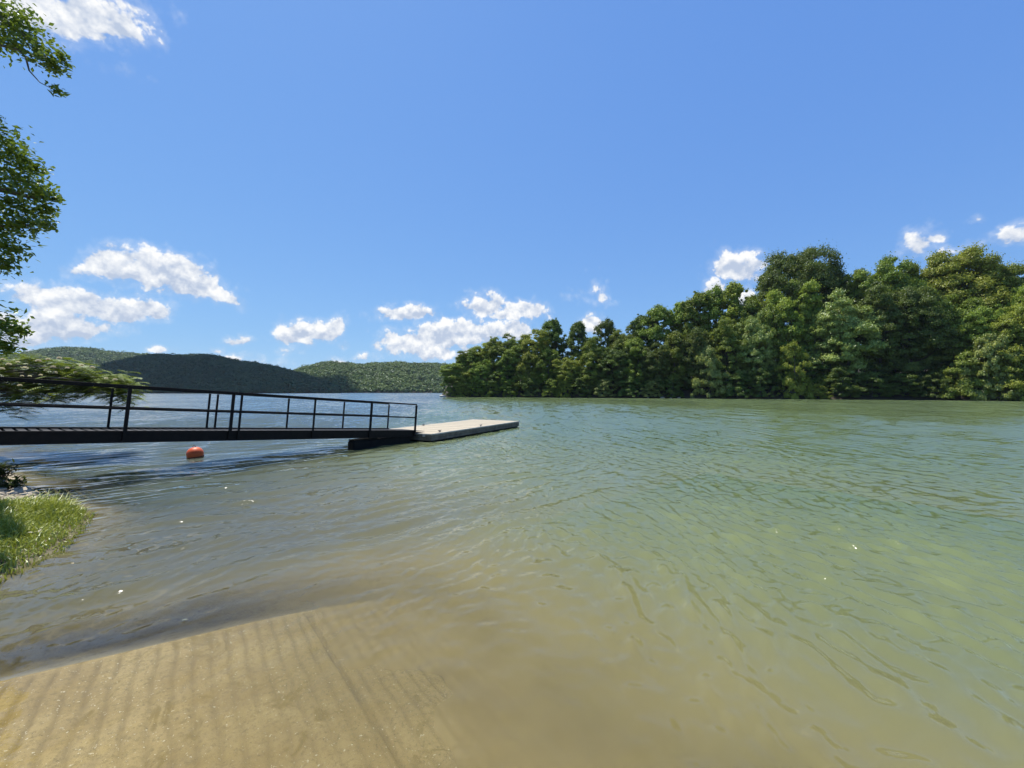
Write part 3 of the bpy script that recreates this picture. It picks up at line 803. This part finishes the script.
tone = np.repeat(np.clip(.5+.3*lumps(X*2.2, Y*2.2)+.15*g.normal(size=n), 0, 1), 6)
o = link('grass', mesh_np('grass', v, f, L_GRASS, False, {'tone': tone})); tag(o, 'bright green grass with dry bits on the near bank', 'grass', kind='stuff')
N2 = 150; X = -9+4.1*g.random(N2); Y = 2.5+3.6*g.random(N2); d = bank_sd(X, Y); ok = (d > .1) & (Y < 5.8)
X, Y = X[ok], Y[ok]; n = len(X); P = np.stack([X, Y, land_z(X, Y)+.07+.05*g.random(n)], 1)
v, f = leaves(P, unit(np.array((0, 0, 1.))+g.normal(size=(n, 3))*.35), .016+.018*g.random(n), .009+.007*g.random(n), g)
o = link('leaf_litter', mesh_np('leaf_litter', v, f, L_DEAD)); tag(o, 'pale dry fallen leaves scattered on the bank grass', 'fallen leaves', kind='stuff')
# gravel
bm = bmesh.new()
cnt = 0
while cnt < 900:
    x = -12+5.2*g.random(); y = 5.6+3.2*g.random(); dd = float(bank_sd(x, y))
    if dd < -.12 or dd > 1.9 or y < 5.72+np.clip((x+6.9)*.9, -.3, .6): continue
    r = .03+.07*g.random()**2
    M = Matrix.Translation((x, y, float(land_z(np.array(x), np.array(y)))+r*.25)) @ Matrix.Rotation(g.random()*6, 4, 'Z') @ Matrix.Diagonal((r*1.3, r, r*.65, 1))
    ret = bmesh.ops.create_icosphere(bm, subdivisions=1, radius=1, matrix=M)
    for vv in ret['verts']: vv.co += Vector(g.normal(size=3)*r*.13)
    cnt += 1
me = bpy.data.meshes.new('gravel'); bm.to_mesh(me); bm.free(); me.materials.append(M_ROCK)
tag(link('gravel', me), 'pale gravel stones behind the grass on the near bank', 'gravel', kind='stuff')
# dark weeds over the gravel
def weed(loc, hgt, n, seed, lab):
    g = np.random.default_rng(seed); z = float(land_z(np.array(loc[0]), np.array(loc[1])))
    o = empty('leafy_weed', (loc[0], loc[1], z-.01)); sb = MB(); P = []
    for i in range(n):
        a = g.random()*6.28; l = hgt*(.5+.5*g.random()); e = Vector((math.cos(a)*l*.7, math.sin(a)*l*.7, l*.75)); m_ = e*.5+Vector((0, 0, l*.15))
        sb.tube([(0, 0, 0), m_, e], [.006, .005, .002], 5)
        for k in range(16):
            q = .25+.75*k/16; p = (m_*2*q if q < .5 else m_.lerp(e, 2*q-1)); P.append(np.array(p)+g.normal(size=3)*.035)
    P = np.array(P); v, f = leaves(P, unit(np.array((0, 0, .8))+g.normal(size=P.shape)*.5), .035+.02*g.random(len(P)), .016, g)
    link('foliage', mesh_np('weed_foliage', v, f, L_WEED, False, {'tone': np.full(len(v), .5)}), o); sb.build('stems', M_BARK, o)
    tag(o, lab, 'weed', 'dark weeds beside the gravel')
weed((-9.55, 7.45), .42, 16, 1, 'dark leafy weed at the left photo edge behind the gravel')
weed((-8.75, 7.0), .30, 13, 2, 'lower dark weed hanging over the gravel edge by the water')
weed((-10.2, 7.8), .48, 18, 3, 'dark bushy weed farthest along the gravel bank, cut by the photo edge')

# floating leaves
for i, (px, py, lab) in enumerate([(110, 593, 'small pale leaf floating on the grey water off the grass bank'), (76, 563, 'small tan leaf floating close to the grass bank'),
                                   (188, 619, 'tiny dark leaf floating near the ramp edge')]):
    Y = H*F/(py-HY); X = (px-512)/F*Y
    v, f = leaves(np.array([(0, 0, 0.)]), np.array([(0, .05, 1.)]), .026, .013, np.random.default_rng(i))
    o = link('floating_leaf', mesh_np('floating_leaf', v, f, L_DEAD if i < 2 else L_WEED)); o.location = (X, Y, .012)
    tag(o, lab, 'leaf', 'leaves floating on the water')

# ------------------------------------------------------------------ overhanging bank tree (trunk stands left of the frame)
def px_pt(px, py, Y): return np.array(((px-512)/F*Y, Y, H+(HY-py)/F*Y))
bt = empty('bank_tree', (-11.6, 4.6, .9)); tag(bt, 'broadleaf tree whose branches hang into the upper left corner', 'tree')
g = np.random.default_rng(41); org = np.array((-11.6, 4.6, .9))
CL = []      # cluster centre, radius, density
for px, py, Y, r in [(-8,8,6.2,.42),(8,16,6.2,.34),(20,32,6.2,.30),(32,46,6.2,.26),(42,57,6.2,.22),(50,63,6.25,.14),(56,53,6.3,.10),(51,87,6.2,.11),(-14,30,6.3,.38),(5,40,6.3,.16),
                     (-22,140,6.0,.5),(-6,135,6.0,.30),(8,150,6.0,.22),(20,158,6.0,.2),(30,166,6.0,.16),(-12,170,6.1,.45),(8,172,6.1,.34),(22,180,6.0,.24),(33,190,6.0,.22),(42,196,6.0,.16),
                     (50,197,6.05,.10),(-18,200,6.2,.5),(5,200,6.1,.36),(22,208,6.1,.28),(38,211,6.1,.16),(46,208,6.1,.10),(-12,228,6.1,.45),(5,225,6.1,.28),(20,224,6.1,.2),(34,222,6.1,.14),(44,224,6.0,.11),
                     (-16,252,6.0,.4),(2,246,6.0,.22),(13,250,6.0,.14),(-6,264,6.0,.2),(4,266,6.0,.12),
                     (-24,318,5.9,.4),(-8,326,5.9,.28),(6,324,5.9,.15),(15,330,5.9,.12),(22,332,5.9,.09),(-14,345,5.9,.3),(2,343,5.9,.16),(10,348,5.9,.10)]:
    CL.append((px_pt(px, py, Y), r))
vis = len(CL)
for i in range(95):     # the rest of the crown, out of the frame
    a = g.random()*6.28; q = g.random()**.5; c = org+np.array((math.cos(a)*q*3.6, math.sin(a)*q*3.4, 2.6+5.8*g.random()))
    if c[0]/max(c[1], .5) > -1.75 and c[1] > -1: continue
    CL.append((c, .55+.35*g.random()))
P = []; Nn = []; Ls = []
for i, (c, r) in enumerate(CL):
    m = int((1050 if i < vis else 420)*max(r, .12)**1.6*(1.3 if i < vis else 1))+10
    d = unit(g.normal(size=(m, 3))); p = c+d*(g.random((m, 1))**.75)*r*np.array((1.1, 1.1, .85))*(1+.35*g.random((m, 1)))
    if i < vis:
        p = p[(p[:, 0]/p[:, 1]) < 9]
    P.append(p); Nn.append(unit(np.array((0, 0, .9))+g.normal(size=p.shape)*.55)); Ls.append((.040 if i < vis else .075)*(.65+.7*g.random(len(p))))
P = np.concatenate(P)-org; Nn = np.concatenate(Nn); Ls = np.concatenate(Ls)
v, f = leaves(P, Nn, Ls, Ls*.52, g)
link('crown', mesh_np('bank_tree_crown', v, f, L_NEAR, False, {'tone': np.repeat(np.clip(.5+.3*g.normal(size=len(P)), 0, 1), 4)}), bt)
tb = MB(); tb.tube([(0, 0, -.2), (.1, .1, 1.5), (.25, .15, 3.5), (.3, .3, 5.5), (.35, .4, 7.6)], [.26, .2, .16, .11, .05], 10)
def limb(a, pts, r): tb.tube([a]+[np.array(p)-org for p in pts], [r*(1-.85*i/len(pts)) for i in range(len(pts)+1)], 7)
limb((.3, .25, 5.2), [px_pt(-60, -10, 6.0), px_pt(-10, 10, 6.2), px_pt(22, 34, 6.2), px_pt(44, 58, 6.2)], .07)
limb((.25, .15, 3.5), [px_pt(-80, 150, 6.0), px_pt(-15, 185, 6.1), px_pt(25, 195, 6.05), px_pt(50, 197, 6.05)], .08)
limb((.25, .15, 3.3), [px_pt(-70, 215, 6.1), px_pt(-8, 225, 6.1), px_pt(44, 223, 6.05)], .05)
limb((.2, .13, 2.6), [px_pt(-80, 290, 5.9), px_pt(-14, 325, 5.9), px_pt(22, 332, 5.9)], .05)
limb((.3, .25, 5.0), [px_pt(-50, 30, 6.2), px_pt(10, 44, 6.25), px_pt(18, 52, 6.2), px_pt(22, 66, 6.2), px_pt(33, 78, 6.2), px_pt(50, 87, 6.2)], .024)
for i in range(vis, len(CL), 4): limb((.25, .2, 2.2+i % 4), [(CL[i][0]+org)*.5+np.array((0, 0, .3+1.2)), CL[i][0]], .05)
tb.build('trunk', M_BARKG, bt, True)

# ------------------------------------------------------------------ flowering mimosa reaching over the water
mi = empty('mimosa_tree', (-16.4, 11.6, .75)); tag(mi, 'mimosa tree with feathery leaves and cream pink blossoms behind the railing', 'tree')
morg = np.array((-16.4, 11.6, .75)); g = np.random.default_rng(51)
ends = []
for k in range(230):
    px = -60+190*g.random()**.85; lo_ = 408 if px < 40 else 397; 
    topr = np.interp(px, [-60, 0, 40, 70, 100, 125, 135], [345, 357, 358, 364, 372, 380, 388]); botr = np.interp(px, [-60, 0, 20, 50, 70, 100, 135], [420, 408, 404, 400, 393, 392, 397])
    py = topr+(botr-topr)*g.random()**1.15
    ends.append(px_pt(px, py, 10.6+1.8*g.random()))
for px, py in ((132, 399), (126, 398), (138, 401), (118, 393), (112, 396), (12, 412), (5, 406), (20, 409), (45, 400), (36, 402), (64, 398), (72, 396)): ends.append(px_pt(px, py, 10.8))
ends = np.array(ends)
V = []; Fc = []; T = []; nv = 0
def frond(base, d, up, L):
    """twice feathered leaf: a stalk of narrow leaflets in pairs"""
    global nv
    d = d/np.linalg.norm(d); s_ = np.cross(d, up); s_ /= np.linalg.norm(s_); u_ = np.cross(s_, d); tn = g.random()
    for i in range(9):
        q = (i+1)/9; c = base+d*L*q-np.array((0, 0, 1))*L*.38*q*q
        w = L*.36*math.sin(math.pi*(.15+.8*q))
        for sg in (-1, 1):
            tip = c+s_*sg*w+d*w*.45-u_*w*.2; hw = d*L*.045
            V.extend([c-hw, c+hw, tip+hw*.6, tip-hw*.6]); Fc.append((nv, nv+1, nv+2, nv+3)); nv += 4; T.extend([tn]*4)
for e in ends:
    for j in range(7):
        a = g.random()*6.28; d = np.array((math.cos(a), math.sin(a), .25*g.normal()+.05)); frond(e+g.normal(size=3)*.10-morg, d, np.array((0, 0, 1.)), .26+.16*g.random())
for k in range(130):    # the rest of the crown left of the frame
    c = np.array((-16.6+2.4*g.normal(), 11.8+1.6*g.normal(), 2.6+.9*g.random()))
    if c[0]/c[1] > -1.33: continue
    for j in range(7):
        a = g.random()*6.28; frond(c+g.normal(size=3)*.15-morg, np.array((math.cos(a), math.sin(a), .1)), np.array((0, 0, 1.)), .34)
link('foliage', mesh_np('mimosa_foliage', np.array(V), np.array(Fc), L_MIM, False, {'tone': T}), mi)
tb = MB(); tb.tube([(0, 0, -.2), (.15, -.05, .6), (.1, 0, 1.2), (.3, .1, 1.9)], [.16, .12, .10, .06], 9)
for k in range(0, len(ends), 7):
    e = ends[k]-morg; h0 = np.array((.15, 0, .6+.9*g.random())); m1 = h0*.55+e*.45+np.array((0, 0, .25)); m2 = h0*.2+e*.8+np.array((0, 0, .12))
    tb.tube([h0, m1, m2, e], [.045, .03, .016, .006], 6)
tb.build('trunk', M_BARKG, mi, True)
# blossom: a puff of thin filaments
V = []; Fc = []
for i in range(110):
    d = unit(g.normal(size=3)); d[2] = abs(d[2])*.9-.1; d = unit(d); s_ = unit(np.cross(d, g.normal(size=3)))*.0065; l = .062*(.75+.35*g.random())
    n = len(V); V += [-s_*.4, s_*.4, d*l+s_, d*l-s_]; Fc.append((n, n+1, n+2, n+3))
bl = mesh_np('blossom', np.array(V), np.array(Fc), M_BLOSSOM)
spots = [(3,362),(10,368),(18,366),(27,372),(22,378),(30,381),(36,363),(47,362),(59,362),(55,376),(46,373),(68,371),(92,372),(95,373),(81,369),(103,383),(107,381),(112,383),(114,384),(18,388),(22,389),(16,390),
         (5,383),(12,376),(40,379),(61,381),(75,377),(33,369),(52,369),(86,378),(64,387),(98,380),(2,372),(8,358),(43,385),(70,385)]
for px, py in spots[::2]+spots[1:12:2]:
    o = link('blossom', bl, mi); p = px_pt(px+g.normal()*1.2, py-3+g.normal(), 10.15+.3*g.random()); o.location = p-morg; s_ = .55+.45*g.random(); o.scale = (s_, s_, s_); o.rotation_euler = (0, 0, g.random()*6)

# ------------------------------------------------------------------ thin summer haze over the lake
HAZE = .00007
mh = bpy.data.materials.new('thin_haze'); mh.use_nodes = True; t = NT(mh.node_tree); out = t.n('ShaderNodeOutputMaterial')
pv = t.n('ShaderNodeVolumePrincipled'); pv.inputs['Color'].default_value = (.72, .85, 1, 1); pv.inputs['Density'].default_value = HAZE; pv.inputs['Anisotropy'].default_value = .2
t.put(out.inputs['Volume'], pv.outputs[0])
b = MB(); b.box(-3500, 3500, -3500, 3500, -5.2, 92); tag(b.build('haze', mh), 'thin pale summer haze over the lake', 'haze', kind='stuff')

# ------------------------------------------------------------------ sky with clouds
w = bpy.data.worlds.new('World'); SC.world = w; w.use_nodes = True
t = NT(w.node_tree); out = t.n('ShaderNodeOutputWorld')
sky = t.n('ShaderNodeTexSky', sky_type='NISHITA', sun_disc=False)
sky.sun_elevation = SUN_EL; sky.sun_rotation = SUN_AZ; sky.altitude = 200; sky.air_density = 1.0; sky.dust_density = .25; sky.ozone_density = 2.4
sr_, sg_, sb_ = t.xyz(t.vm('MULTIPLY', sky.outputs[0], (.125, .125, .125)))
skc = t.comb(t.m('MULTIPLY', t.m('POWER', sr_, .62), .330/.12), t.m('MULTIPLY', t.m('POWER', sg_, .517), .474/.12), t.m('MULTIPLY', t.m('POWER', sb_, .243), .675/.12))
bg = t.n('ShaderNodeBackground'); t.put(bg.inputs[0], skc); bg.inputs[1].default_value = .12
dirv = t.n('ShaderNodeTexCoord').outputs['Generated']
x, y, z = t.xyz(dirv)
ysafe = t.m('MAXIMUM', y, .02)
uv = t.comb(t.m('DIVIDE', x, ysafe), t.m('DIVIDE', z, ysafe), 0.)
# clouds: (column, row, half width, half height, tilt, strength)
CLOUDS = [(62,8,72,26,-4,.95),(112,22,38,22,-28,.72),(30,-12,60,30,0,.8),(135,34,20,10,-30,.34),(116,66,17,6,-20,.30),(170,6,6,16,10,.28),
 (112,266,34,14,-4,1),(150,269,42,19,-10,1.1),(188,284,42,15,-20,1),(218,295,24,8,-18,.8),(72,270,12,5,0,.34),
 (36,296,34,11,-4,.9),(72,306,46,12,-5,.95),(112,312,50,12,-2,1),(148,308,28,11,-6,1),(40,326,58,18,4,.98),(18,338,50,14,0,.85),(86,330,44,11,0,.75),(112,328,10,4,0,.4),
 (298,334,24,12,4,1),(316,331,18,11,0,.9),(332,330,15,10,10,.95),(284,351,14,4,6,.5),(342,345,7,4,0,.4),(268,341,8,3,0,.3),
 (410,315,33,8,2,.95),(390,314,12,6,0,.6),(488,307,22,11,6,1),(520,311,30,9,2,1),(505,315,36,6,0,.8),
 (410,345,30,12,0,.95),(440,338,34,14,5,1.05),(478,334,40,13,3,1),(515,334,28,10,0,.9),(440,352,44,8,0,.8),(425,350,24,10,0,.9),
 (592,325,11,10,20,.85),(603,298,10,6,-20,.42),(600,290,6,8,20,.3),(578,296,8,3,0,.25),
 (738,266,27,13,2,1),(718,288,14,11,10,.9),(746,300,10,11,0,.85),(762,262,14,5,10,.5),
 (920,243,21,9,25,.6),(938,236,14,5,12,.5),(1014,231,18,8,24,.7),(1036,226,24,12,10,.8),(985,219,8,3,8,.36),(968,248,24,5,14,.3),
 (162,352,14,4,0,.8),(216,350,11,3.5,0,.6),(238,342,16,3.5,0,.6),(230,358,26,5,0,.45),(262,363,22,5,0,.45),(335,364,10,4,0,.7),(364,361,9,4,0,.6),(205,354,9,3,0,.4)]
M_ = None; W_ = None; Q_ = None
wn = t.noise(dirv, 9, 5, .55, 0., out=1)
warp = t.vm('SUBTRACT', wn, (.5, .5, .5)); sw = t.n('ShaderNodeVectorMath', operation='SCALE'); t.put(sw.inputs[0], warp); sw.inputs[3].default_value = .05
uvw = t.vm('ADD', uv, t.comb(t.xyz(sw.outputs[0])[0], t.xyz(sw.outputs[0])[1], 0.))
for px, py, a, b_, tilt, stg in CLOUDS:
    p = t.mapping(uvw, ((px-512)/F, (HY-py)/F, 0), (0, 0, rad(tilt)), (a*1.16/F, b_*1.55/F, 1), 'TEXTURE')
    X_, Y_, Z_ = t.xyz(p)
    qq = t.m('MAXIMUM', Y_, t.m('MULTIPLY', Y_, -1.35))
    ln = t.vm('LENGTH', t.comb(X_, qq, 0.), out=1)
    m_ = t.m('MULTIPLY', t.m('SUBTRACT', 1.15, ln), stg)
    wgt = t.m('MAXIMUM', m_, 0.)
    M_ = m_ if M_ is None else t.m('MAXIMUM', M_, m_)
    W_ = wgt if W_ is None else t.m('ADD', W_, wgt)
    qv = t.m('MULTIPLY', wgt, Y_); Q_ = qv if Q_ is None else t.m('ADD', Q_, qv)
nz = t.noise(dirv, 26, 8, .62); nz2 = t.noise(t.vm('ADD', dirv, (.0, .0, .012)), 26, 4, .55); nz3 = t.noise(dirv, 26, 4, .55)
vo = t.n('ShaderNodeTexVoronoi', feature='SMOOTH_F1'); t.put(vo.inputs['Vector'], t.vm('ADD', dirv, sw.outputs[0])); vo.inputs['Scale'].default_value = 30; vo.inputs['Detail'].default_value = 3; vo.inputs['Roughness'].default_value = .6; vo.inputs['Smoothness'].default_value = .4
puff = t.m('SUBTRACT', .5, vo.outputs['Distance'])
body = t.m('ADD', M_, t.m('ADD', t.m('MULTIPLY', t.m('SUBTRACT', nz, .5), 1.15), t.m('MULTIPLY', puff, .6)))
dens = t.m('MAXIMUM', t.ss(body, -.10, .20), t.m('MULTIPLY', t.ss(body, -.5, .2), .26))
dens = t.m('MULTIPLY', dens, t.ss(y, .03, .1))
qn = t.m('DIVIDE', Q_, t.m('ADD', W_, .05))
relief = t.m('SUBTRACT', nz3, nz2)
sh = t.m('ADD', t.m('ADD', .62, t.m('MULTIPLY', qn, .42)), t.m('ADD', t.m('MULTIPLY', relief, 4.0), t.m('MULTIPLY', puff, .25)))
sh = t.m('SUBTRACT', sh, t.m('MULTIPLY', t.ss(M_, .5, 1.1), .12), clamp=True)
ccol = t.mix(sh, (.50, .58, .73, 1), (1., 1., .99, 1))
bc = t.n('ShaderNodeBackground'); t.put(bc.inputs[0], ccol); bc.inputs[1].default_value = .76
t.put(out.inputs[0], t.mixs(t.m('MULTIPLY', dens, .97), bg.outputs[0], bc.outputs[0]))

# ------------------------------------------------------------------ sun, camera, render settings
sl = bpy.data.lights.new('sun', 'SUN'); sl.energy = 5.0; sl.angle = rad(.53); sl.color = (1, .955, .88)
so = bpy.data.objects.new('sun', sl); COL.objects.link(so); so.location = (0, 0, 50); so.rotation_euler = SUN.to_track_quat('Z', 'Y').to_euler()
cd = bpy.data.cameras.new('camera'); cd.sensor_width = 36; cd.lens = F/1024*36; cd.clip_start = .05; cd.clip_end = 6000
co = bpy.data.objects.new('camera', cd); COL.objects.link(co); co.location = (0, 0, H)
co.rotation_euler = (rad(90)+math.atan((HY-384)/F), 0, 0)
SC.camera = co
vs = SC.view_settings; vs.view_transform = 'Standard'; vs.look = 'None'; vs.exposure = .45; vs.gamma = 1; vs.use_curve_mapping = False
cy = SC.cycles; cy.use_denoising = True; cy.sample_clamp_direct = 2.5; cy.denoiser = 'OPENIMAGEDENOISE'; cy.max_bounces = 8; cy.diffuse_bounces = 3; cy.glossy_bounces = 3; cy.transparent_max_bounces = 12
cy.sample_clamp_indirect = 6; cy.caustics_reflective = False; cy.caustics_refractive = False
